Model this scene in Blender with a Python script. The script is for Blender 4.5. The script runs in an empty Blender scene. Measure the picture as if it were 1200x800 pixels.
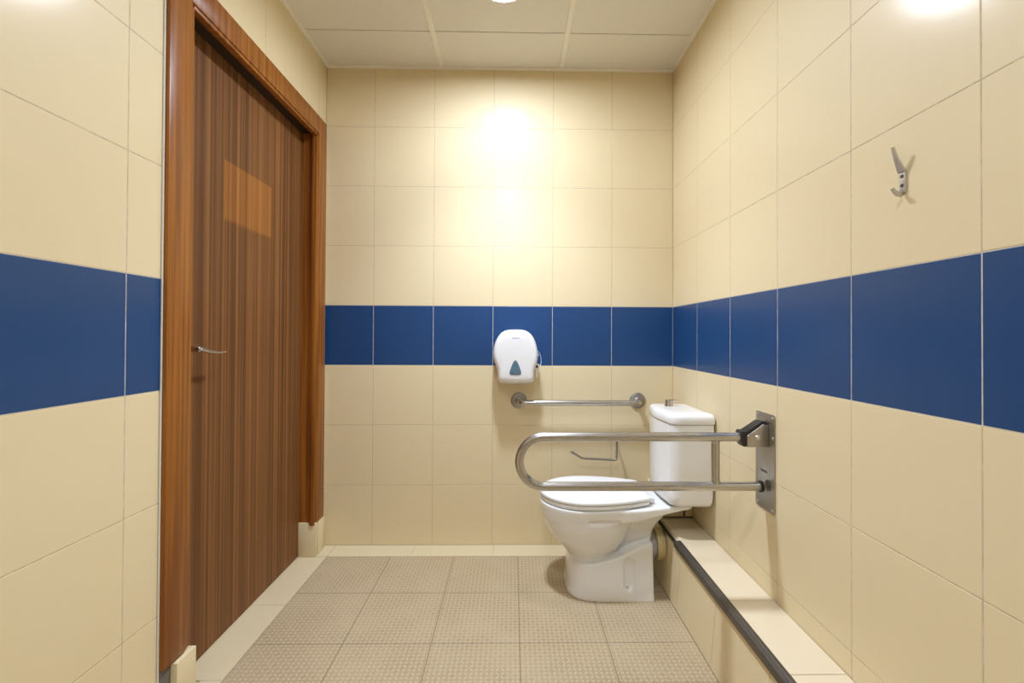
import bpy, bmesh, math, random
import numpy as np
from mathutils import Vector, Matrix
random.seed(4)
COL = bpy.context.scene.collection
PI = math.pi
S = 0.316                                   # one wall tile
XL, XR, YB, YF, ZC = -0.887, 0.960, 0.0, -4.46, 2.529

# ------------------------------------------------------------------ materials
class NT:
    def __init__(self, name):
        self.m = bpy.data.materials.new(name); self.m.use_nodes = True
        self.t = self.m.node_tree; self.b = self.t.nodes['Principled BSDF']
    def n(self, typ, **kw):
        nd = self.t.nodes.new(typ)
        for k, v in kw.items(): setattr(nd, k, v)
        return nd
    def link(self, a, b): self.t.links.new(a, b)
    def val(self, sock, v):
        if hasattr(v, 'is_output'): self.link(v, sock)
        else: sock.default_value = v
    def math(self, op, a, b=None, c=None):
        nd = self.n('ShaderNodeMath', operation=op)
        for i, v in enumerate((a, b, c)):
            if v is not None: self.val(nd.inputs[i], v)
        return nd.outputs[0]
    def mix(self, f, a, b):
        nd = self.n('ShaderNodeMix', data_type='RGBA')
        self.val(nd.inputs[0], f)
        for i, v in ((6, a), (7, b)):
            self.val(nd.inputs[i], v if hasattr(v, 'is_output') else (*v, 1))
        return nd.outputs[2]
    def coord(self): return self.n('ShaderNodeTexCoord').outputs['Object']
    def xyz(self, v):
        s = self.n('ShaderNodeSeparateXYZ'); self.link(v, s.inputs[0]); return s.outputs
    def noise(self, scale, detail=3, vec=None, stretch=None):
        nd = self.n('ShaderNodeTexNoise'); nd.inputs['Scale'].default_value = scale; nd.inputs['Detail'].default_value = detail
        v = vec if vec is not None else self.coord()
        if stretch:
            mp = self.n('ShaderNodeMapping'); mp.inputs['Scale'].default_value = stretch
            self.link(v, mp.inputs[0]); v = mp.outputs[0]
        self.link(v, nd.inputs['Vector']); return nd.outputs['Fac']
    def ramp(self, fac, lo, hi):
        nd = self.n('ShaderNodeMapRange', interpolation_type='SMOOTHSTEP'); self.val(nd.inputs[0], fac)
        nd.inputs[1].default_value = lo; nd.inputs[2].default_value = hi
        return nd.outputs[0]
    def bump(self, h, strength=.2, dist=.002):
        nd = self.n('ShaderNodeBump'); nd.inputs['Strength'].default_value = strength; nd.inputs['Distance'].default_value = dist
        self.link(h, nd.inputs['Height']); self.link(nd.outputs[0], self.b.inputs['Normal'])
    def color(self, c):
        self.val(self.b.inputs['Base Color'], c if hasattr(c, 'is_output') else (*c, 1))
    def rough(self, r): self.val(self.b.inputs['Roughness'], r)

def simple(name, col, rough=.5, metal=0., var=.06, scale=30, coat=0., stretch=None):
    k = NT(name); f = k.noise(scale, 3, stretch=stretch)
    k.color(k.mix(f, [c*(1-var) for c in col], [min(1, c*(1+var)) for c in col]))
    k.rough(k.math('MULTIPLY_ADD', f, .08, rough-.04)); k.b.inputs['Metallic'].default_value = metal
    if coat:
        k.b.inputs['Coat Weight'].default_value = coat; k.b.inputs['Coat Roughness'].default_value = .08
    return k.m

def tile_mat(name, a, b, rough):
    k = NT(name)
    f = k.noise(2.2, 2); g = k.noise(45, 3)
    k.color(k.mix(f, a, b))
    k.rough(k.math('MULTIPLY_ADD', g, .04, rough-.02)); k.bump(k.noise(5, 1), .03, .002)
    k.b.inputs['Specular IOR Level'].default_value = .5
    return k.m
M = {}
def coat(m, w, r):
    p = m.node_tree.nodes['Principled BSDF']; p.inputs['Coat Weight'].default_value = w; p.inputs['Coat Roughness'].default_value = r
M['cream'] = tile_mat('cream glazed tile', (.785, .65, .405), (.795, .665, .415), .60)
coat(M['cream'], .30, .19)
M['blue'] = tile_mat('blue glazed tile', (.009, .054, .172), (.011, .059, .182), .45)
M['blue'].node_tree.nodes['Principled BSDF'].inputs['Specular IOR Level'].default_value = .35
coat(M['blue'], .3, .22)
def grout(name, a, b):
    k = NT(name); f = k.ramp(k.noise(38, 4), .42, .62); k.color(k.mix(f, a, b)); k.rough(.85); return k.m
M['grout'] = grout('brown grey grout', (.54, .43, .28), (.66, .54, .365))
M['grout_pale'] = grout('pale grout', (.62, .58, .50), (.50, .46, .39))
M['ledge_tile'] = tile_mat('ledge floor tile', (.74, .63, .44), (.77, .66, .47), .35)

def floor_mat():
    k = NT('raised lozenge anti slip tile'); c = k.xyz(k.coord())
    P, X0, Y0 = .3176, -.817, -.122
    def grid(s, o):
        t = k.math('DIVIDE', k.math('SUBTRACT', s, o), P)
        return k.math('MULTIPLY', k.math('SUBTRACT', .5, k.math('ABSOLUTE', k.math('SUBTRACT', k.math('FRACT', k.math('ADD', t, 20)), .5))), P)
    jd = k.math('MINIMUM', grid(c[0], X0), grid(c[1], Y0))       # distance to the nearest joint
    joint = k.ramp(jd, .0024, .0012)
    p = .0172
    u = k.math('DIVIDE', c[0], p); v = k.math('DIVIDE', c[1], p)
    par = k.math('FLOORED_MODULO', k.math('ADD', k.math('FLOOR', u), k.math('FLOOR', v)), 2)
    fu = k.math('SUBTRACT', k.math('FLOORED_MODULO', u, 1), .5); fv = k.math('SUBTRACT', k.math('FLOORED_MODULO', v, 1), .5)
    a = k.math('MULTIPLY', k.math('ADD', fu, fv), .7071); b = k.math('MULTIPLY', k.math('SUBTRACT', fu, fv), .7071)
    d1 = k.math('ADD', k.math('POWER', k.math('DIVIDE', a, .52), 2), k.math('POWER', k.math('DIVIDE', b, .27), 2))
    d2 = k.math('ADD', k.math('POWER', k.math('DIVIDE', b, .52), 2), k.math('POWER', k.math('DIVIDE', a, .27), 2))
    d = k.math('ADD', k.math('MULTIPLY', d1, par), k.math('MULTIPLY', d2, k.math('SUBTRACT', 1, par)))
    bumpm = k.ramp(d, 1.15, .25)
    n1 = k.noise(5, 4); n2 = k.noise(120, 2)
    base = k.mix(k.ramp(n1, .35, .7), (.41, .312, .186), (.465, .362, .222))
    top = k.mix(n2, (.50, .39, .243), (.585, .465, .293))
    colr = k.mix(bumpm, base, top)
    colr = k.mix(joint, colr, (.24, .185, .115))
    k.color(colr); k.rough(k.math('MULTIPLY_ADD', n2, .1, .38))
    h = k.math('SUBTRACT', bumpm, k.math('MULTIPLY', joint, 1.2)); k.bump(h, .6, .0012)
    return k.m
M['floor'] = floor_mat()
def strip_mat():
    k = NT('smooth border tile'); k.color(k.mix(k.noise(4, 2), (.66, .555, .35), (.70, .585, .375))); k.rough(.33); return k.m
M['strip'] = strip_mat()
def ceil_mat():
    k = NT('painted mineral ceiling panel'); k.color(k.mix(k.noise(3, 2), (.80, .765, .68), (.82, .785, .70))); k.rough(.7)
    k.bump(k.noise(400, 2), .08, .0005); return k.m
M['panel'] = ceil_mat()
M['bar'] = simple('painted ceiling bar', (.90, .85, .74), .45)
M['dark'] = simple('dark void', (.03, .025, .02), .9)

def wood_door():
    k = NT('striped sapele veneer'); o = k.coord(); c = k.xyz(o)
    st = k.noise(1, 3, o, (30, 85, .25)); st2 = k.noise(1, 2, o, (20, 26, .12)); fine = k.noise(1, 3, o, (200, 420, 6))
    f = k.ramp(k.math('ADD', k.math('MULTIPLY', st, .65), k.math('MULTIPLY', st2, .35)), .36, .64)
    col = k.mix(f, (.110, .042, .011), (.30, .130, .042))
    col = k.mix(k.math('MULTIPLY', fine, .35), col, (.11, .045, .016))
    # unfaded rectangle where a sign used to hang
    e = .004
    iny = k.math('MULTIPLY', k.ramp(c[1], -.722+.565-e, -.722+.565+e), k.ramp(c[1], -.400+.565+e, -.400+.565-e))
    inz = k.math('MULTIPLY', k.ramp(c[2], 1.532-e*3, 1.532+e*3), k.ramp(c[2], 1.752+e, 1.752-e))
    patch = k.math('MULTIPLY', k.math('MULTIPLY', iny, inz), .6)
    col = k.mix(patch, col, k.mix(f, (.30, .105, .018), (.50, .20, .04)))
    k.color(col); k.rough(k.math('MULTIPLY_ADD', fine, .12, .46)); k.bump(fine, .08, .001)
    k.b.inputs['Specular IOR Level'].default_value = .22
    return k.m
M['door'] = wood_door()
def wood_frame():
    k = NT('varnished brown frame wood'); o = k.coord()
    st = k.noise(1, 4, o, (60, 60, 1.5)); f = k.ramp(st, .3, .7)
    k.color(k.mix(f, (.21, .066, .010), (.37, .135, .022))); k.rough(.34); k.bump(st, .06, .001); k.b.inputs['Specular IOR Level'].default_value = .3
    return k.m
M['frame'] = wood_frame()
M['dark_wood'] = simple('dark brown wood', (.030, .015, .007), .6)
M['chrome'] = simple('chrome', (.62, .60, .57), .14, 1., .03)
M['steel'] = simple('brushed stainless steel', (.52, .50, .475), .27, 1., .06, 60, stretch=(.3, 40, 40))
M['steel_matt'] = simple('matt steel', (.36, .34, .31), .42, 1., .06, 60)
M['wire'] = simple('dull steel wire', (.34, .32, .29), .3, 1.)
M['steel_plate'] = simple('brushed steel plate', (.44, .42, .39), .38, 1., .10, 60, stretch=(40, 40, 1))
M['alu'] = simple('satin aluminium', (.60, .58, .55), .38, .85, .05)
M['black'] = simple('black plastic', (.018, .016, .015), .4)
M['ceramic'] = simple('white glazed ceramic', (.87, .865, .845), .12, 0, .01, 4, coat=.3)
M['seat'] = simple('white seat plastic', (.88, .88, .88), .2, 0, .01, 4)
M['abs'] = simple('white abs plastic', (.88, .88, .885), .3, 0, .01, 4)
M['abs_grey'] = simple('pale grey plastic', (.70, .67, .62), .35, 0, .02, 6)
M['window'] = simple('smoky blue window plastic', (.11, .19, .25), .15, 0, .3, 60)
M['ink'] = simple('blue grey ink', (.42, .48, .60), .5)
M['ink_dark'] = simple('dark etched mark', (.06, .05, .04), .6)
M['strip_metal'] = simple('grey anodised edge strip', (.13, .115, .10), .42, .7, .2, 80, stretch=(40, 1, 40))
M['rubber'] = simple('yellowed cream rubber', (.62, .50, .24), .5, 0, .12, 40)
M['pipe'] = simple('grey pipe', (.42, .38, .35), .4, 0, .08, 20)
M['screw'] = simple('zinc screw', (.70, .68, .62), .3, .9)
M['concrete'] = simple('bare grey mortar', (.16, .14, .115), .95, 0, .35, 60)
M['caulk'] = simple('white silicone', (.78, .76, .70), .5)
M['cord'] = simple('pale blue cord', (.55, .66, .76), .5)
M['keytag'] = simple('beige key', (.88, .82, .66), .4)
M['lampring'] = simple('white lamp ring', (.85, .84, .80), .4)
def lamp_mat(name, col, strength):
    k = NT(name); k.color(col); k.b.inputs['Emission Color'].default_value = (*col, 1); k.b.inputs['Emission Strength'].default_value = strength
    return k.m
LAMP = 160.
M['lamp_dim'] = lamp_mat('dimmer glowing diffuser', (.89, 1.0, 1.20), LAMP*.55)
M['lamp'] = lamp_mat('glowing diffuser', (.89, 1.0, 1.20), LAMP)

# ------------------------------------------------------------------ geometry helpers
def wloc(o):
    v = Vector((0, 0, 0))
    while o: v += o.location; o = o.parent
    return v
class MB:
    """collects shapes in world coordinates and links them as ONE mesh object"""
    def __init__(s): s.bm = bmesh.new(); s.mi = 0
    def _tag(s, faces):
        for f in faces: f.material_index = s.mi
    def face(s, pts, mi=None):
        f = s.bm.faces.new([s.bm.verts.new(p) for p in pts]); f.material_index = s.mi if mi is None else mi; return f
    def box(s, lo, hi, bev=0, seg=2):
        r = bmesh.ops.create_cube(s.bm, size=1); vs = r['verts']
        for v in vs: v.co = Vector([lo[i]+(v.co[i]+.5)*(hi[i]-lo[i]) for i in range(3)])
        fs = {f for v in vs for f in v.link_faces}; s._tag(fs)
        if bev:
            es = list({e for v in vs for e in v.link_edges})
            bmesh.ops.bevel(s.bm, geom=es, offset=bev, segments=seg, affect='EDGES', profile=.5)
        return s
    def prism(s, pts, vec, bev=0):
        """closed outline (3-D points) swept along vec"""
        vec = Vector(vec); a = [s.bm.verts.new(p) for p in pts]; b = [s.bm.verts.new(Vector(p)+vec) for p in pts]; n = len(pts)
        fs = [s.bm.faces.new(a), s.bm.faces.new(b[::-1])]
        for i in range(n): fs.append(s.bm.faces.new((a[i], b[i], b[(i+1) % n], a[(i+1) % n])))
        s._tag(fs)
        if bev:
            es = list({e for f in fs[:2] for e in f.edges})
            bmesh.ops.bevel(s.bm, geom=es, offset=bev, segments=2, affect='EDGES', profile=.5)
        return s
    def rings(s, rings, cap=True):
        vs = [[s.bm.verts.new(p) for p in r] for r in rings]; n = len(vs[0])
        for a, b in zip(vs, vs[1:]):
            for i in range(n): s.bm.faces.new((a[i], a[(i+1) % n], b[(i+1) % n], b[i])).material_index = s.mi
        if cap:
            s.bm.faces.new(vs[0][::-1]).material_index = s.mi; s.bm.faces.new(vs[-1]).material_index = s.mi
        return s
    def tube(s, pts, r, n=16):
        """swept round (or r = list of radii / (ra, rb) flat sections)"""
        P = [Vector(p) for p in pts]; rs = r if isinstance(r, list) else [r]*len(P)
        T = []
        for i in range(len(P)):
            t = (P[min(i+1, len(P)-1)]-P[max(i-1, 0)]); T.append(t.normalized())
        up = Vector((0, 0, 1)) if abs(T[0].z) < .9 else Vector((0, 1, 0))
        N = (up-T[0]*up.dot(T[0])).normalized(); out = []
        for i, p in enumerate(P):
            N = (N-T[i]*N.dot(T[i])).normalized(); B = T[i].cross(N)
            ra, rb = rs[i] if isinstance(rs[i], tuple) else (rs[i], rs[i])
            out.append([p+N*ra*math.cos(2*PI*k/n)+B*rb*math.sin(2*PI*k/n) for k in range(n)])
        return s.rings(out)
    def lathe(s, org, axis, prof, n=32, cap=True):
        """prof: (radius, distance along axis)"""
        org = Vector(org); a = Vector(axis).normalized(); u = a.orthogonal().normalized(); w = a.cross(u)
        return s.rings([[org+a*h+(u*math.cos(2*PI*k/n)+w*math.sin(2*PI*k/n))*max(r, 1e-5) for k in range(n)] for r, h in prof], cap)
    def build(s, name, mat, parent=None, smooth=40, kind=None):
        bmesh.ops.recalc_face_normals(s.bm, faces=s.bm.faces[:])
        off = wloc(parent) if parent else Vector((0, 0, 0))
        for v in s.bm.verts: v.co -= off
        me = bpy.data.meshes.new(name); s.bm.to_mesh(me); s.bm.free()
        for m in (mat if isinstance(mat, list) else [mat]): me.materials.append(m)
        if smooth:
            me.polygons.foreach_set('use_smooth', [True]*len(me.polygons)); me.set_sharp_from_angle(angle=math.radians(smooth))
        o = bpy.data.objects.new(name, me); COL.objects.link(o)
        if parent: o.parent = parent
        if kind: o['kind'] = kind
        return o
def tag(o, label=None, cat=None, group=None, kind=None):
    if label: o['label'] = label
    if cat: o['category'] = cat
    if group: o['group'] = group
    if kind: o['kind'] = kind
    return o
def empty(name, loc, label=None, cat=None, group=None, kind=None):
    o = bpy.data.objects.new(name, None); o.empty_display_size = .05; o.location = loc; COL.objects.link(o)
    return tag(o, label, cat, group, kind)
def arc(c, r, a0, a1, n, ax=(1, 0, 0), ay=(0, 0, 1)):
    c, ax, ay = Vector(c), Vector(ax), Vector(ay)
    return [c+ax*r*math.cos(a0+(a1-a0)*i/n)+ay*r*math.sin(a0+(a1-a0)*i/n) for i in range(n+1)]
def rrect(x0, x1, y0, y1, r, n=6):
    """rounded rectangle outline, r = one radius or four (x1y1, x0y1, x0y0, x1y0)"""
    rs = r if isinstance(r, (list, tuple)) else [r]*4; out = []
    for (cx, cy, a, q) in ((x1-rs[0], y1-rs[0], 0, rs[0]), (x0+rs[1], y1-rs[1], PI/2, rs[1]), (x0+rs[2], y0+rs[2], PI, rs[2]), (x1-rs[3], y0+rs[3], 1.5*PI, rs[3])):
        out += [(cx+q*math.cos(a+PI/2*i/n), cy+q*math.sin(a+PI/2*i/n)) for i in range(n+1)]
    return out

# ------------------------------------------------------------------ tiled walls
def breaks(lo, hi, off):
    n0 = math.floor((lo-off)/S); b = [lo]
    for i in range(n0, n0+40):
        t = off+i*S
        if lo+.02 < t < hi-.02: b.append(t)
    return b+[hi]
ROWS = breaks(0, ZC+.02, 0)
BLUE = (3*S, 4*S)
def tiled(name, to3, nrm, regions, uoff, thick=.11, u0=None):
    """to3(u, z, depth); regions: (u0, u1, z0, z1) rectangles of the wall that exist; tiles are cut at their edges"""
    b = MB(); G, BV, D = .0013, .0010, .0006
    ulo = min(r[0] for r in regions); uhi = max(r[1] for r in regions)
    for (a0, a1, c0, c1) in regions:
        us = [a0]+[u for u in breaks(ulo, uhi, uoff) if a0+.006 < u < a1-.006]+[a1]
        zs = [c0]+[z for z in ROWS if c0+.006 < z < c1-.006]+[c1]
        for i in range(len(us)-1):
            for j in range(len(zs)-1):
                zc = (zs[j]+zs[j+1])/2; blue = BLUE[0] < zc < BLUE[1]
                def ring(e, d): return [to3(us[i]+e, zs[j]+e, d), to3(us[i+1]-e, zs[j]+e, d), to3(us[i+1]-e, zs[j+1]-e, d), to3(us[i]+e, zs[j+1]-e, d)]
                tilt = [random.uniform(0, .0003) for _ in range(4)]
                R0, R1, R2 = ring(0, D), ring(G, D), ring(G+BV, 0)
                v0, v1 = [b.bm.verts.new(p) for p in R0], [b.bm.verts.new(p) for p in R1]
                v2 = [b.bm.verts.new(Vector(p)-Vector(nrm)*t) for p, t in zip(R2, tilt)]
                for q in range(4):
                    r = (q+1) % 4
                    b.bm.faces.new((v0[q], v0[r], v1[r], v1[q])).material_index = 3 if blue else 2
                    b.bm.faces.new((v1[q], v1[r], v2[r], v2[q])).material_index = 1 if blue else 0
                b.bm.faces.new(v2).material_index = 1 if blue else 0
        # body of the wall behind the tiles
        e0, e1 = a0-(.09 if a0 == ulo else 0), a1+(.09 if a1 == uhi else 0)
        P = [to3(e0, c0, D+.001), to3(e1, c0, D+.001), to3(e1, c1, D+.001), to3(e0, c1, D+.001)]
        b.mi = 2; b.prism(P, -Vector(nrm)*thick)
    o = b.build(name, [M['cream'], M['blue'], M['grout'], M['grout_pale']], None, 0, 'structure')
    return o
ZW = ZC+.02
tag(tiled('wall_back', lambda u, z, d: Vector((u, YB+d, z)), (0, -1, 0), [(XL, XR, 0, ZW)], 0), 'far cream tiled wall with a blue tile band, behind the toilet', 'wall')
tag(tiled('wall_right', lambda u, z, d: Vector((XR+d, u, z)), (-1, 0, 0), [(YF, YB, 0, ZW)], 0), 'right cream tiled wall with a blue band and the coat hook', 'wall')
DY0, DY1, DZ = -1.010, -.120, 2.118            # door opening
tag(tiled('wall_left', lambda u, z, d: Vector((XL-d, u, z)), (1, 0, 0), [(YF, DY0-.03, 0, ZW), (DY0-.03, DY1+.03, DZ+.03, ZW), (DY1+.03, YB, 0, ZW)], .047), 'left cream tiled wall with a blue band around the brown door', 'wall')
tag(tiled('wall_front', lambda u, z, d: Vector((u, YF-d, z)), (0, 1, 0), [(XL, XR, 0, ZW)], 0), 'cream tiled wall behind the camera', 'wall')

# ------------------------------------------------------------------ floor
b = MB()
b.mi = 0; b.face([(-.817, YF, 0), (XR, YF, 0), (XR, -.122, 0), (-.817, -.122, 0)])
def strip(x0, x1, y0, y1):                     # smooth border tiles, a hair above the joint
    g = .0011; b.mi = 2; b.face([(x0, y0, 0), (x1, y0, 0), (x1, y1, 0), (x0, y1, 0)])
    b.mi = 1; b.box((x0+g, y0+g, -.004), (x1-g, y1-g, .0008), .0004, 1)
for x0, x1 in ((-.817, -.400), (-.400, .010), (.010, .420), (.420, .770)): strip(x0, x1, -.122, 0)
for y0, y1 in ((-.122, 0), (-.5235, -.122), (-.925, -.5235), (-1.335, -.925), (-1.745, -1.335), (-2.155, -1.745), (-2.565, -2.155), (-2.975, -2.565), (-3.385, -2.975), (-3.795, -3.385), (-4.205, -3.795)):
    strip(-1.0 if -1.0 < y0 < -.122 or y0 == -.122 and False else XL, -.817, y0, y1)
b.mi = 2; b.box((-1.02, YF-.1, -.06), (XR+.1, .1, -.003))
tag(b.build('floor', [M['floor'], M['strip'], M['grout']], None, 0, 'structure'), 'beige anti slip tiled floor with a smooth border strip', 'floor')

# ------------------------------------------------------------------ ceiling
b = MB(); xs = [XL, -.278, .356, XR]; ys = [YB]+[-.290-.6*i for i in range(7)]+[YF]
for i in range(3):
    for j in range(len(ys)-1):
        b.mi = 0; b.box((xs[i]+.004, ys[j+1]+.0022, ZC), (xs[i+1]-.004, ys[j]-.0022, ZC+.015), .0012, 1)
b.mi = 1; b.box((XL-.1, YF-.1, ZC+.02), (XR+.1, .1, ZC+.06))
tag(b.build('ceiling', [M['panel'], M['dark']], None, 0, 'structure'), 'suspended ceiling of plain off white panels', 'ceiling')
for k, x in enumerate((-.278, .356)):
    b = MB(); b.box((x-.0115, YF, ZC-.004), (x+.0115, YB-.021, ZC+.012), .001, 1)
    tag(b.build('trim_%d' % (k+1), M['bar'], None, 0, 'structure'), ('left' if k == 0 else 'right')+' white ceiling bar running towards the back wall', 'ceiling bar')
b = MB()
for lo, hi in (((XL, -.020, ZC-.008), (XR, 0, ZC)), ((XL, YF, ZC-.008), (XL+.020, -.020, ZC)), ((XR-.020, YF, ZC-.008), (XR, -.020, ZC)), ((XL+.020, YF, ZC-.008), (XR-.020, YF+.020, ZC))):
    b.box(lo, hi, .001, 1)
tag(b.build('trim_3', M['bar'], None, 0, 'structure'), 'white edge trim around the ceiling', 'ceiling trim')

# ------------------------------------------------------------------ door
XP = -.872                                      # front of the casing
door = empty('door_1', (XL, (DY0+DY1)/2, 0), 'brown wooden door in a varnished frame on the left wall', 'door', None, 'structure')
b = MB(); b.box((-.996, DY0-.012, .004), (-.958, DY1+.012, DZ+.010), .001, 1)
b.build('door_leaf', M['door'], door)
b = MB(); CW = .090
Z0 = .158
for (y0, y1) in ((DY0-CW, DY0), (DY1, DY1+CW)):   # jamb casings
    b.box((XL-.001, y0, Z0), (XP, y1, DZ+CW), .0035)
b.box((XL-.001, DY0-.002, DZ), (XP+.0006, DY1+.002, DZ+CW), .0035)
b.build('casing', M['frame'], door)
b = MB()                                        # raised bead along the inner edge
for (y0, y1) in ((DY0-.001, DY0+.013), (DY1-.013, DY1+.001)):
    b.box((XP-.030, y0, Z0), (XP-.004, y1, DZ), .003)
b.box((XP-.030, DY0, DZ-.013), (XP-.004, DY1, DZ+.001), .003)
b.build('frame_bead', M['frame'], door)
b = MB()                                        # reveals
b.box((-1.0, DY0-.028, Z0), (XL+.004, DY0, DZ+.02), .001, 1); b.box((-1.0, DY1, Z0), (XL+.004, DY1+.028, DZ+.02), .001, 1)
b.build('jamb', M['frame'], door)
b = MB(); b.box((-1.0, DY0-.028, DZ), (XP-.008, DY1+.028, DZ+.028), .001, 1)  # head coloured darker than the rest of the frame
tag(b.build('head_jamb', M['dark_wood'], door), 'dark brown head of the frame')
b = MB(); b.box((XL, DY0-CW-.006, 0.0), (XL+.005, DY0-CW-.0005, DZ+CW), .002)
tag(b.build('caulk_bead', M['caulk'], door), 'white silicone bead')
# tiles that replace the rotten foot of the frame
def foot(lo, hi, m='cream'):
    b = MB(); b.box(lo, hi, .0012, 2); return b.build('plinth_tile', M[m], door)
foot((-.957, DY1-.008, .001), (-.868, DY1+.004, .170))
foot((XL+.001, DY1+.020, .001), (-.870, DY1+CW+.004, .166))
foot((XL+.001, DY0-.050, .001), (-.862, DY0+.028, .152))
b = MB(); b.box((XL-.02, DY0-CW, .001), (XL+.006, DY0-.045, Z0)); b.box((XL-.06, DY1+.004, .001), (XL+.004, DY1+.03, Z0)); b.box((-1.0, DY0-.028, .001), (XL, DY0+.0, Z0))
tag(b.build('mortar_patch', M['concrete'], door, 0), 'bare grey mortar')
h = MB(); h.lathe((-.958, -.935, 1.060), (1, 0, 0), [(.024, 0), (.025, .003), (.023, .008), (.010, .010), (.0095, .050), (.0105, .054), (.0105, .066), (.0085, .069)], 24)
hd = h.build('door_handle', M['chrome'], door)
h = MB(); pts = [Vector((-.897, -.930+.13*t, 1.061-.018*math.sin(min(1, t*1.15)*PI/2)+.0035*t*t)) for t in [i/14 for i in range(15)]]
h.tube(pts, [(.0075-.004*i/14, .0085-.0035*i/14) for i in range(15)], 14)
h.build('lever', M['chrome'], hd)
h = MB(); h.lathe((-.889, -.935, 1.060), (1, 0, 0), [(.0055, 0), (.0055, .0012), (.003, .0016)], 16)
tag(h.build('thumb_turn', M['pipe'], hd), 'grey centre of the handle')

# ------------------------------------------------------------------ tiled ledge along the right wall
LZ = .252; LX0, LX1 = .772, .792               # front face leans a little
ledge = empty('tiled_ledge', (.87, -1.5, 0), 'low beige tiled ledge with dark metal nosing along the right wall', 'ledge')
b = MB(); g = .0012
lead = [YF, -4.05, -3.74, -3.43, -3.11, -2.80, -2.49, -2.18, -1.87, -1.56, -1.250, -.930, -.285]
b.mi = 1; b.prism([(LX0+.004, YF, 0), (XR, YF, 0), (XR, YF, LZ-.004), (LX1+.004, YF, LZ-.004)], (0, -YF, 0))
b.mi = 0
for y0, y1 in zip(lead, lead[1:]+[0.0]): b.box((LX1+(.016 if y0 < -.6 else .0045), y0+g, LZ-.010), (XR-.002, y1-g, LZ), .0008, 1)
b.build('ledge_top', [M['ledge_tile'], M['grout']], ledge, 0)
b = MB(); fr = [YF, -4.05, -3.73, -3.42, -3.11, -2.79, -2.47, -2.15, -1.83, -1.52, -1.20, -.885, -.57, -.25, 0]
for y0, y1 in zip(fr, fr[1:]):
    b.prism([(LX0, y0+g, .001), (LX0+.008, y0+g, .001), (LX1+.008, y0+g, LZ-.020), (LX1, y0+g, LZ-.020)], (0, y1-y0-2*g, 0), .0006)
b.build('ledge_front', M['cream'], ledge, 0)
b = MB()
y0, y1 = YF, -.512
prof = [(LX1-.010, LZ-.021), (LX1-.011, LZ-.003), (LX1-.008, LZ+.002), (LX1-.001, LZ+.0035), (LX1+.004, LZ+.001), (LX1+.010, LZ+.003), (LX1+.020, LZ+.002), (LX1+.020, LZ-.006), (LX1+.002, LZ-.008), (LX1-.001, LZ-.021)]
b.prism([(x, y0, z) for x, z in prof], (0, y1-y0, 0))
bb = MB(); bb.box((LX1-.004, -.5115, LZ-.012), (LX1+.004, -.03, LZ-.001)); bb.build('raw_edge', M['dark'], ledge, 0)
tag(b.build('edge_strip', M['strip_metal'], ledge, 20), 'dark grey ribbed metal nosing')
b = MB(); b.box((LX1+.03, -.274, LZ+.006), (XR-.002, -.002, .352), .002)
b.build('upstand', M['cream'], ledge)
b = MB(); b.box((LX1+.03, -.270, LZ-.002), (XR-.003, -.002, LZ+.0065)); b.build('joint', M['dark'], ledge, 0)

# ------------------------------------------------------------------ toilet
TY = -.355
toilet = empty('toilet', (.53, TY, 0), 'white close coupled toilet with the lid down beside the ledge', 'toilet')
def surface_nets(F, mn, h):
    nx, ny, nz = F.shape; neg = F < 0
    cs = np.zeros((nx-1, ny-1, nz-1), int)
    for i in (0, 1):
        for j in (0, 1):
            for k in (0, 1): cs += neg[i:nx-1+i, j:ny-1+j, k:nz-1+k]
    act = (cs > 0) & (cs < 8); idx = np.full(act.shape, -1); C = np.argwhere(act); idx[act] = np.arange(len(C))
    acc = np.zeros((len(C), 3)); cnt = np.zeros(len(C))
    corners = [(i, j, k) for i in (0, 1) for j in (0, 1) for k in (0, 1)]
    for a in corners:
        for ax in range(3):
            if a[ax]: continue
            c = list(a); c[ax] = 1
            fa = F[C[:, 0]+a[0], C[:, 1]+a[1], C[:, 2]+a[2]]; fb = F[C[:, 0]+c[0], C[:, 1]+c[1], C[:, 2]+c[2]]
            m = (fa < 0) != (fb < 0); t = np.where(m, fa/np.where(m, fa-fb, 1), 0)
            p = np.array(a, float)[None, :].repeat(len(C), 0); p[:, ax] = t
            acc[m] += p[m]; cnt[m] += 1
    V = (C+acc/cnt[:, None])*h+np.array(mn)
    faces = []
    for ax in range(3):
        u, v = (ax+1) % 3, (ax+2) % 3
        sl0 = [slice(None)]*3; sl1 = [slice(None)]*3; sl0[ax] = slice(0, -1); sl1[ax] = slice(1, None)
        E = np.argwhere(neg[tuple(sl0)] != neg[tuple(sl1)])
        ok = (E[:, u] > 0) & (E[:, v] > 0) & (E[:, u] < F.shape[u]-1) & (E[:, v] < F.shape[v]-1); E = E[ok]
        inside = neg[E[:, 0], E[:, 1], E[:, 2]]
        def cell(du, dv):
            q = E.copy(); q[:, u] -= du; q[:, v] -= dv; return idx[q[:, 0], q[:, 1], q[:, 2]]
        Q = np.stack([cell(1, 1), cell(0, 1), cell(0, 0), cell(1, 0)], 1)
        Q[~inside] = Q[~inside][:, ::-1]; faces.append(Q)
    return V, np.concatenate(faces)
def smin(a, b, k):
    h = np.clip(.5+.5*(b-a)/k, 0, 1); return b*(1-h)+a*h-k*h*(1-h)
def smax(a, b, k): return -smin(-a, -b, k)
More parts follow.
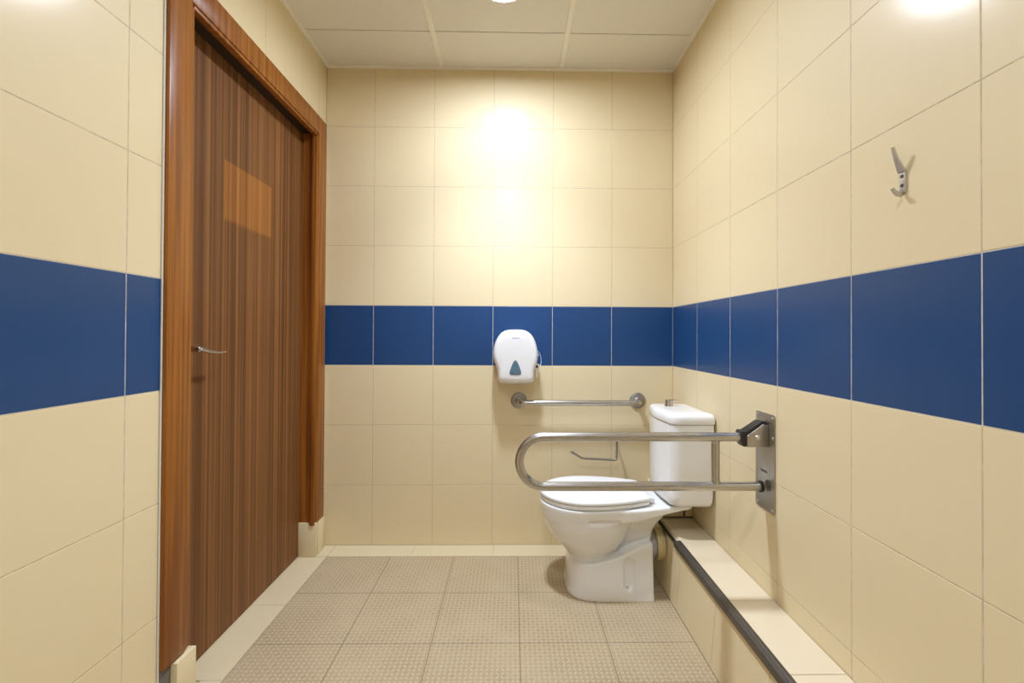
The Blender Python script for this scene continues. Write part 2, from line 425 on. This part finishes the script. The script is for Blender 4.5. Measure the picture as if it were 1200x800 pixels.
def bowl_mesh():
    h = .0035; mn = (.217, -.2012, -.0105); n = (206, 116, 116)
    X, Y, Z = np.meshgrid(*[mn[i]+h*np.arange(n[i]) for i in range(3)], indexing='ij')
    def ip(z, t): return np.interp(z, [q[0] for q in t], [q[1] for q in t])
    # cup of the bowl
    xf = ip(Z, [(.06, .40), (.125, .372), (.155, .352), (.19, .320), (.23, .281), (.285, .247), (.325, .235), (.366, .231), (.40, .231)])
    xr = ip(Z, [(.06, .46), (.125, .50), (.155, .545), (.19, .590), (.23, .617), (.285, .640), (.325, .655), (.366, .665), (.40, .67)])
    w = ip(Z, [(.06, .06), (.125, .090), (.155, .110), (.19, .132), (.23, .150), (.285, .168), (.325, .176), (.366, .180), (.40, .181)])
    cx = xf+(xr-xf)*.47; a = np.where(X < cx, cx-xf, xr-cx)
    e = (np.abs((X-cx)/a)**2.15+np.abs(Y/w)**2.15)**(1/2.15)
    bowl = np.maximum((e-1)*np.minimum(a, w), np.maximum(Z-.384, .085-Z))
    # foot
    ztop = ip(X, [(.30, .138), (.45, .146), (.52, .160), (.58, .183), (.64, .212), (.72, .238)])
    hw = .150-.10*np.clip(Z, 0, .3)+.006*np.clip((.03-Z)/.03, 0, 1)
    xfr = .346+.08*np.clip(Z, 0, .2)-.004*np.clip((.03-Z)/.03, 0, 1); c2 = .49
    ef = np.where(X < c2, (np.abs((X-c2)/(c2-xfr))**2.9+np.abs(Y/hw)**2.9)**(1/2.9), np.abs(Y)/hw)
    foot = smax(smax((ef-1)*hw, X-.706, .012), Z-ztop, .016); foot = np.maximum(foot, -Z-.0005)
    # trap between foot and rear deck
    lean = np.clip((Z-.20)/.18, 0, 1)**1.6*.13
    trap = smax(smax(np.abs(Y)-(.062+.02*lean/.13), np.abs(X-(.655+lean*.75))-(.054+lean*.25), .03), np.maximum(Z-.37, .12-Z), .01)
    # rear deck that carries the cistern
    dw = ip(X, [(.45, .176), (.66, .160), (.74, .138), (.84, .110), (.93, .100)])
    und = ip(X, [(.45, .320), (.62, .330), (.76, .350), (.88, .361), (.95, .362)])
    deck = smax(smax(np.abs(Y)-dw, np.abs(X-.695)-.200, .04), np.maximum(Z-.382, und-Z), .010)
    f = smin(foot, trap, .034); f = smin(f, deck, .016); f = smin(f, bowl, .014)
    # rim edge a little rounded
    f = smax(f, Z-.384, .008)
    def caps(p, q, r):
        p, q = np.array(p), np.array(q); d = q-p; t = np.clip(((X-p[0])*d[0]+(Y-p[1])*d[1]+(Z-p[2])*d[2])/d.dot(d), 0, 1)
        return np.sqrt((X-p[0]-t*d[0])**2+(Y-p[1]-t*d[1])**2+(Z-p[2]-t*d[2])**2)-r
    for sgn in (-1, 1):
        f = smax(f, -caps((.432, sgn*.1795, .333), (.550, sgn*.172, .330), .0125), .004)   # grip groove
        st = caps((.604, sgn*.154, .060), (.604, sgn*.146, .146), .029)                     # fixing recess
        f = smax(f, -st, .003)
        f = np.maximum(f, -caps((.596, sgn*.17, .043), (.596, sgn*.11, .043), .0045))
    V, Q = surface_nets(f, mn, h)
    V[:, 1] += TY
    return V, Q
V, Q = bowl_mesh()
V = V-np.array(wloc(toilet))
me = bpy.data.meshes.new('bowl'); me.from_pydata(V.tolist(), [], Q.tolist()); me.materials.append(M['ceramic'])
me.polygons.foreach_set('use_smooth', [True]*len(me.polygons))
bowl = bpy.data.objects.new('bowl', me); COL.objects.link(bowl); bowl.parent = toilet
sm = bowl.modifiers.new('smooth', 'SMOOTH'); sm.factor = .5; sm.iterations = 2

def seat_outline(grow=0., n=20):
    x0, cx, bw, xr, rw, cr = .231-grow, .435, .181+grow, .700+grow, .128+grow, .030
    pts = []
    for i in range(n+1):                                   # front, from near side (-y) round to far side (+y)
        a = -PI/2-PI*i/n; pts.append((cx+(cx-x0)*math.cos(a)*1.0, bw*math.sin(a)))
    m = 10
    for i in range(1, m+1):                                # far side narrows towards the hinge
        t = i/m; pts.append((cx+(xr-cr-cx)*t, bw-(bw-rw)*t**2))
    for i in range(1, 6):
        a = PI/2-PI/2*i/5; pts.append((xr-cr+cr*math.cos(a), rw-cr+cr*math.sin(a)))
    half = pts
    for i in range(5): a = -PI/2*i/5; pts.append((xr-cr+cr*math.cos(a), -rw+cr+cr*math.sin(a)))
    for i in range(m+1): t = 1-i/m; pts.append((cx+(xr-cr-cx)*t, -(bw-(bw-rw)*t**2)))
    return pts[:-1]
def slab(b, levels, outline=seat_outline, yc=TY):
    rings = []
    for z, gr in levels: rings.append([(x, yc+y, z+ (0)) for x, y in outline(gr)])
    b.rings(rings)
b = MB(); slab(b, [(.3850, -.010), (.3858, -.004), (.389, -.0015), (.398, -.001), (.4015, -.003), (.402, -.008)])
seat = b.build('seat', M['seat'], toilet)
b = MB(); slab(b, [(.4035, -.010), (.4038, -.003), (.4065, .001), (.414, .0015), (.4185, -.001), (.4215, -.006), (.4235, -.016), (.4255, -.045), (.4275, -.09)])
lid = b.build('seat_lid', M['seat'], toilet, 60)
for s in (-1, 1):
    b = MB(); b.lathe((.712, TY+s*.075-.018, .398), (0, 1, 0), [(.006, 0), (.011, .001), (.0115, .005), (.0115, .031), (.011, .035), (.006, .036)], 18)
    b.box((.700, TY+s*.075-.012, .383), (.722, TY+s*.075+.012, .398), .002)
    b.build('hinge', M['seat'], toilet)
# cistern
CX0, CX1, CY0, CY1 = .757, .957, -.520, -.190
def cis(b, levels, bow=.012):
    rings = []
    for z, x0, x1, ins, r in levels:
        o = rrect(x0, x1, CY0+ins, CY1-ins, [.010, r, r, .010], 7); ring = []
        ym = (CY0+CY1)/2; hy = (CY1-CY0)/2
        # subdivide the front edge so it can bow outward
        for i, (x, y) in enumerate(o):
            ring.append((x, y, z))
            if i == 15:
                xn, yn = o[(i+1) % len(o)]
                for k in range(1, 10):
                    t = k/10; ring.append((x+(xn-x)*t-bow*math.sin(PI*t), y+(yn-y)*t, z))
        rings.append(ring)
    b.rings(rings)
b = MB()
cis(b, [(.3835, .806, .930, .045, .030), (.3860, .792, .940, .030, .034), (.394, .777, .947, .019, .036), (.410, .768, .950, .011, .036), (.432, .7655, .951, .008, .050), (.60, .765, .953, .004, .052), (.735, .766, .953, .002, .050)])
cistern = b.build('cistern', M['ceramic'], toilet, 50)
b = MB()
cis(b, [(.7365, .768, .953, .004, .045), (.7385, .7645, .955, .000, .048), (.744, .763, .956, -.0015, .050), (.757, .763, .956, -.0015, .050), (.768, .7645, .955, .000, .050), (.776, .769, .952, .006, .046), (.781, .778, .946, .018, .030), (.7835, .80, .93, .045, .02), (.784, .83, .91, .09, .01)])
b.build('cistern_lid', M['ceramic'], toilet, 60)
b = MB(); bx, by = .835, -.300
b.lathe((bx, by, .782), (0, 0, 1), [(.021, 0), (.021, .006), (.0185, .009), (.0185, .026), (.0165, .030), (.008, .031)], 28)
b.box((bx-.004, by-.012, .806), (bx+.036, by+.012, .8135), .002)
tag(b.build('flush_button', M['chrome'], toilet), 'chrome flush button')
b = MB(); b.tube([(.858, -.43, .384), (.858, -.43, .325)], .0045, 10); b.lathe((.858, -.43, .352), (0, 0, -1), [(.010, 0), (.010, .006), (.004, .009)], 6)
tag(b.build('fixing_bolt', M['dark'], toilet), 'dark bolt under the cistern')
b = MB(); b.lathe((.69, TY, .172), (1, 0, 0), [(.055, 0), (.056, .03), (.056, .098)], 36)
pipe = b.build('waste_pipe', M['pipe'], toilet)
b = MB(); b.lathe((.738, TY, .172), (1, 0, 0), [(.057, .009), (.068, .010), (.071, .016), (.0715, .030), (.069, .033), (.071, .036), (.069, .044), (.057, .045)], 40)
tag(b.build('rubber_collar', M['rubber'], pipe), 'yellowed cream rubber collar')
b = MB(); b.lathe((.728, TY, .172), (1, 0, 0), [(.057, -.020), (.063, -.019), (.064, .012), (.060, .014)], 40)
tag(b.build('pipe_socket', M['pipe'], pipe), 'grey socket ring')

# ------------------------------------------------------------------ fold-down grab rail on the right wall
RY = -.883; RZ1, RZ2 = .7705, .6050; RR = .0150
rail = empty('fold_down_grab_rail', (XR, RY, .69), 'fold down steel U shaped rail hinged on a wall plate right of the toilet', 'grab rail')
b = MB(); rm = (RZ1-RZ2)/2; cxb = .130+rm; zc = (RZ1+RZ2)/2
path = [(.885, RY, RZ1), (.6, RY, RZ1), (.4, RY, RZ1)]+[tuple(p) for p in arc((cxb, RY, zc), rm, PI/2, 1.5*PI, 20)]+[(.4, RY, RZ2), (.6, RY, RZ2), (.948, RY, RZ2)]
b.tube(path, RR, 24); b.build('rail_tube', M['steel'], rail)
b = MB(); b.tube([(.7885, RY, RZ1-.008), (.7885, RY, RZ2+.008)], .0135, 20)
b.lathe((.7885, RY, RZ2+.0135), (0, 0, 1), [(.0150, 0), (.0142, .004), (.0135, .006)], 20); b.lathe((.7885, RY, RZ1-.0135), (0, 0, -1), [(.0150, 0), (.0142, .004), (.0135, .006)], 20)
b.build('cross_tube', M['steel'], rail)
b = MB(); b.prism([(XR-.0005, y, z) for y, z in rrect(RY-.057, RY+.057, .528, .852, .010, 4)], (-.0035, 0, 0), .0007)
plate = b.build('wall_plate', M['steel_plate'], rail)
for (y, z) in ((RY-.045, .840), (RY+.045, .840), (RY-.047, .775), (RY+.047, .775), (RY-.045, .541), (RY+.045, .541)):
    b = MB(); b.lathe((XR-.004, y, z), (-1, 0, 0), [(.0055, 0), (.0055, .001), (.0035, .0028), (.001, .003)], 14)
    b.build('screw', M['screw'], plate)
b = MB()                                               # small stamped mark, too small to read
for i, (yy, hgt) in enumerate(((-.862, .009), (-.869, .006), (-.875, .008), (-.882, .005), (-.888, .009), (-.894, .006))):
    b.box((XR-.0045, yy-.0019, .652), (XR-.0038, yy+.0019, .652+hgt))
tag(b.build('stamped_mark', M['ink_dark'], plate, 0), 'small dark stamped mark')
cheek = [(XR-.0035, .742), (XR-.0035, .812), (.938, .818), (.884, .779), (.884, .742)]
for yy in (RY-.0245, RY+.0205):
    b = MB(); b.prism([(x, yy, z) for x, z in cheek], (0, .004, 0), .0008); b.build('hinge_cheek', M['steel_plate'], rail)
b = MB(); b.box((XR-.0065, RY-.0245, .742), (XR-.003, RY+.0245, .812), .001); b.build('hinge_back', M['steel_plate'], rail)
b = MB(); bl = [(.868, .752), (.866, .790), (.872, .794), (.884, .790), (.932, .826), (.946, .826), (.950, .815), (.950, .750), (.93, .745), (.876, .742)]
b.prism([(x, RY-.0195, z) for x, z in bl], (0, .039, 0), .002)
tag(b.build('hinge_block', M['black'], rail), 'black plastic hinge block')
b = MB(); b.lathe((.918, RY-.0245, .774), (0, -1, 0), [(.0095, 0), (.0095, .002), (.0085, .003), (.0078, .006), (.004, .0085), (.0005, .009)], 22)
tag(b.build('pivot_bolt', M['screw'], rail), 'shiny domed pivot bolt')
b = MB(); b.lathe((.936, RY, RZ2), (1, 0, 0), [(.0152, 0), (.0185, .0005), (.019, .005), (.0185, .0105), (.0152, .011)], 24)
tag(b.build('bumper_ring', M['black'], rail), 'black rubber ring')

# ------------------------------------------------------------------ straight grab bar on the back wall
bar = empty('grab_bar', (.45, 0, .762), 'short straight steel grab bar on the back wall under the dispenser', 'grab bar')
BZ = .760; BY = -.062; xa, xb = .140, .772
b = MB(); r = .034
path = [(xa, -.004, BZ+.002)]+[tuple(p) for p in arc((xa+r, BY+r, BZ), r, PI, 1.5*PI, 8, (1, 0, 0), (0, 1, 0))]+[(.3, BY, BZ), (.5, BY, BZ)]+[tuple(p) for p in arc((xb-r, BY+r, BZ), r, 1.5*PI, 2*PI, 8, (1, 0, 0), (0, 1, 0))]+[(xb, -.004, BZ+.002)]
b.tube(path, .0150, 22); b.build('bar_tube', M['steel'], bar)
for x in (xa, xb):
    b = MB(); b.lathe((x, .0015, BZ+.004), (0, -1, 0), [(.0430, 0), (.0430, .003), (.0415, .0075), (.037, .010), (.020, .0115), (.0175, .016), (.0155, .017)], 36)
    b.build('wall_flange', M['steel_matt'], bar)

# ------------------------------------------------------------------ roll holder
tp = empty('toilet_roll_holder', (.649, 0, .574), 'thin bent steel toilet roll holder, empty, on the back wall', 'roll holder')
b = MB(); w = -.062
b.tube([(.649, -.003, .578), (.649, -.040, .578), (.649, -.055, .575), (.649, w, .566), (.648, w, .52), (.647, w, .478), (.6445, w, .469), (.636, w, .466), (.55, w, .4705), (.475, w, .474), (.463, w, .477), (.452, w, .484), (.410, w, .509)], .0058, 12)
b.build('wire_arm', M['wire'], tp)
b = MB(); b.lathe((.649, -.0005, .580), (0, -1, 0), [(.016, 0), (.016, .004), (.014, .006), (.006, .007)], 24); b.build('mount', M['steel'], tp)

# ------------------------------------------------------------------ paper dispenser
dsp = empty('paper_dispenser', (.122, 0, .87), 'white wall paper dispenser with a blue triangular window', 'dispenser')
raw = [(355, 125), (400, 126), (440, 132), (472, 146), (500, 168), (525, 202), (545, 245), (560, 300), (568, 350), (568, 400), (560, 445), (545, 482), (533, 515), (531, 560), (530, 596), (522, 618), (500, 630), (350, 637), (205, 628), (190, 612), (185, 590), (184, 550), (180, 510), (165, 470), (148, 430), (139, 380), (140, 335), (148, 285), (162, 240), (185, 195), (215, 158), (250, 137), (290, 128)]
def d2(p): return (.007+(p[0]/8+560-578)/231.4, 1.034-(p[1]/8+370-410)/231.4)
out = [d2(p) for p in raw]; oc = (.122, 1.005)
def dring(y, s, dz=0.): return [(oc[0]+(x-oc[0])*s, y, oc[1]+dz+(z-oc[1])*s) for x, z in out]
b = MB(); b.rings([dring(-.0005, .965), dring(-.045, .985), dring(-.050, .985)]); b.build('back_shell', M['abs_grey'], dsp, 50)
b = MB(); b.rings([dring(-.050, .95), dring(-.0505, .995), dring(-.056, 1.0), dring(-.085, .99), dring(-.100, .965), dring(-.110, .93), dring(-.116, .88), dring(-.1185, .80), dring(-.1195, .60)])
cover = b.build('cover', M['abs'], dsp, 60)
tri = [(352, 414), (362, 418), (374, 434), (392, 475), (405, 515), (408, 535), (402, 546), (380, 550), (325, 550), (304, 546), (297, 535), (300, 515), (314, 475), (331, 434), (342, 418)]
tp2 = [d2(p) for p in tri]; tc = (sum(p[0] for p in tp2)/len(tp2), sum(p[1] for p in tp2)/len(tp2))
b = MB(); b.rings([[(tc[0]+(x-tc[0])*s, y, tc[1]+(z-tc[1])*s) for x, z in tp2] for y, s in ((-.112, 1.0), (-.1205, 1.0), (-.1218, .93), (-.1222, .8))])
tag(b.build('level_window', M['window'], cover, 50), 'blue grey see through triangular window')
b = MB()                                              # faint brand line, too small to read
for i, (wd, hg) in enumerate(((.0042, .0075), (.004, .005), (.004, .005), (.004, .0075), (.004, .005), (.004, .005), (.0042, .0075))):
    x = .103+i*.0052; b.box((x, -.1196, 1.0915), (x+wd, -.1165, 1.0915+hg))
tag(b.build('brand_line', M['ink'], cover, 0), 'faint blue grey lettering')
b = MB(); b.box((.048, -.108, .8665), (.200, -.012, .8735), .002)
tag(b.build('outlet_lip', M['abs_grey'], dsp), 'grey lip under the outlet')
b = MB(); b.lathe((.232, -.058, 1.006), (1, 0, 0), [(.007, 0), (.007, .006), (.005, .008)], 16); b.build('lock', M['abs_grey'], dsp)
key = empty('key_on_cord', (.236, -.03, .95), 'beige key on a pale looped cord hanging at the right side of the dispenser', 'key')
b = MB(); b.tube([(.232, -.050, 1.030), (.240, -.048, 1.026), (.248, -.046, 1.012), (.253, -.045, .992), (.2545, -.044, .968), (.251, -.050, .955), (.243, -.058, .950), (.234, -.066, .952)], .0014, 8)
b.build('cord', M['cord'], key)
b = MB(); b.prism([(x, -.062, z) for x, z in ((.218, .958), (.232, .966), (.245, .958), (.243, .940), (.236, .930), (.238, .898), (.231, .888), (.224, .896), (.226, .930), (.217, .942))], (0, -.007, 0), .001)
bb = MB(); bb.lathe((.2315, -.0688, .948), (0, -1, 0), [(.0075, -.0085), (.0075, .0012), (.005, .002)], 16); tag(bb.build('key_ring', M['concrete'], key), 'dark ring')
b.build('key_blade', M['keytag'], key)

# ------------------------------------------------------------------ coat hook
hook = empty('coat_hook', (XR, -1.418, 1.45), 'small silver double coat hook on the upper right wall', 'coat hook')
HY = -1.418
b = MB(); b.prism([(XR-.0003, y, z) for y, z in rrect(HY-.0085, HY+.0085, 1.424, 1.474, .003, 4)], (-.004, 0, 0), .0008)
hp = b.build('hook_plate', M['alu'], hook)
for z in (1.4605, 1.4400):
    b = MB(); b.lathe((XR-.0043, HY, z), (-1, 0, 0), [(.0042, 0), (.0042, .0006), (.002, .0009)], 14); tag(b.build('screw', M['ink_dark'], hp), 'dark screw head')
b = MB()
rg = []
for t in [i/12 for i in range(13)]:
    x = XR-.004-.021*t; z = 1.470+.054*t-.004*math.sin(PI*t); w = .0085-.0058*t; th = .0022-.0006*t
    rg.append([(x-th, HY-w, z-th*.4), (x-th, HY+w, z-th*.4), (x+th, HY+w, z+th*.4), (x+th, HY-w, z+th*.4)])
b.rings(rg); b.build('upper_prong', M['alu'], hook)
b = MB(); b.tube([(XR-.003, HY, 1.432), (XR-.005, HY, 1.4255), (XR-.009, HY, 1.4215), (XR-.014, HY, 1.4215), (XR-.019, HY, 1.425), (XR-.0235, HY, 1.4295), (XR-.0265, HY, 1.434)], [(.002, .008), (.002, .0075), (.0022, .007), (.0024, .0062), (.0024, .0055), (.0023, .0048), (.0018, .004)], 14)
b.build('lower_prong', M['alu'], hook)

# ------------------------------------------------------------------ ceiling lights
def ceiling_light(x, y, label, mat='lamp', watts=64):
    r = empty('ceiling_light', (x, y, ZC), label, 'ceiling light', 'round ceiling lights')
    b = MB(); b.lathe((x, y, ZC+.0005), (0, 0, -1), [(.108, 0), (.110, .003), (.108, .012), (.099, .016), (.095, .006)], 48, False); b.build('lamp_ring', M['lampring'], r)
    b = MB(); b.lathe((x, y, ZC-.006), (0, 0, -1), [(.094, 0), (.093, .0015), (.060, .002), (.001, .002)], 40); b.build('diffuser', M[mat], r)
    L = bpy.data.lights.new('added_down_spot', 'SPOT'); L.energy = watts; L.color = (.89, 1.0, 1.20); L.spot_size = math.radians(104); L.spot_blend = 1.0; L.shadow_soft_size = .07  # spot added under the diffuser for more light on floor and lid
    lo = bpy.data.objects.new('added_down_spot', L); COL.objects.link(lo); lo.location = (0, 0, -.085); lo.parent = r
    return r
ceiling_light(.060, -.602, 'round glowing ceiling light in front of the back wall, at the top edge')
ceiling_light(.060, -2.05, 'round ceiling light nearer the entrance, above the camera', 'lamp_dim', 25)
ceiling_light(.060, -3.55, 'round ceiling light added unseen as fill, nearest the front wall', 'lamp_dim', 25)  # unseen extra fixture, put in to fill the lower back wall

# ------------------------------------------------------------------ world, camera, colour
w = bpy.data.worlds.new('World'); bpy.context.scene.world = w; w.use_nodes = True
w.node_tree.nodes['Background'].inputs[0].default_value = (.05, .045, .04, 1)
cam = bpy.data.cameras.new('camera'); co = bpy.data.objects.new('camera', cam); COL.objects.link(co)
yaw, pit, rol = -.0157, .0083, .0048
Rz = Matrix(((math.cos(yaw), math.sin(yaw), 0), (-math.sin(yaw), math.cos(yaw), 0), (0, 0, 1)))
Rx = Matrix(((1, 0, 0), (0, math.cos(pit), math.sin(pit)), (0, -math.sin(pit), math.cos(pit))))
Ry = Matrix(((math.cos(rol), 0, math.sin(rol)), (0, 1, 0), (-math.sin(rol), 0, math.cos(rol))))
R = Ry @ Rx @ Rz                                  # rows: right, forward, up
rot = Matrix((R[0], R[2], -R[1])).transposed()
co.matrix_world = Matrix.Translation((.1059, -2.3837, 1.1082)) @ rot.to_4x4()
cam.sensor_width = 36; cam.lens = 525.63/1200*36; cam.shift_x = -9.2554/1200; cam.shift_y = -11.3629/1200
cam.clip_start = .02
sc = bpy.context.scene; sc.camera = co
sc.view_settings.view_transform = 'Standard'; sc.view_settings.look = 'None'
sc.view_settings.exposure = 0.36; sc.view_settings.gamma = 1; sc.view_settings.use_curve_mapping = False
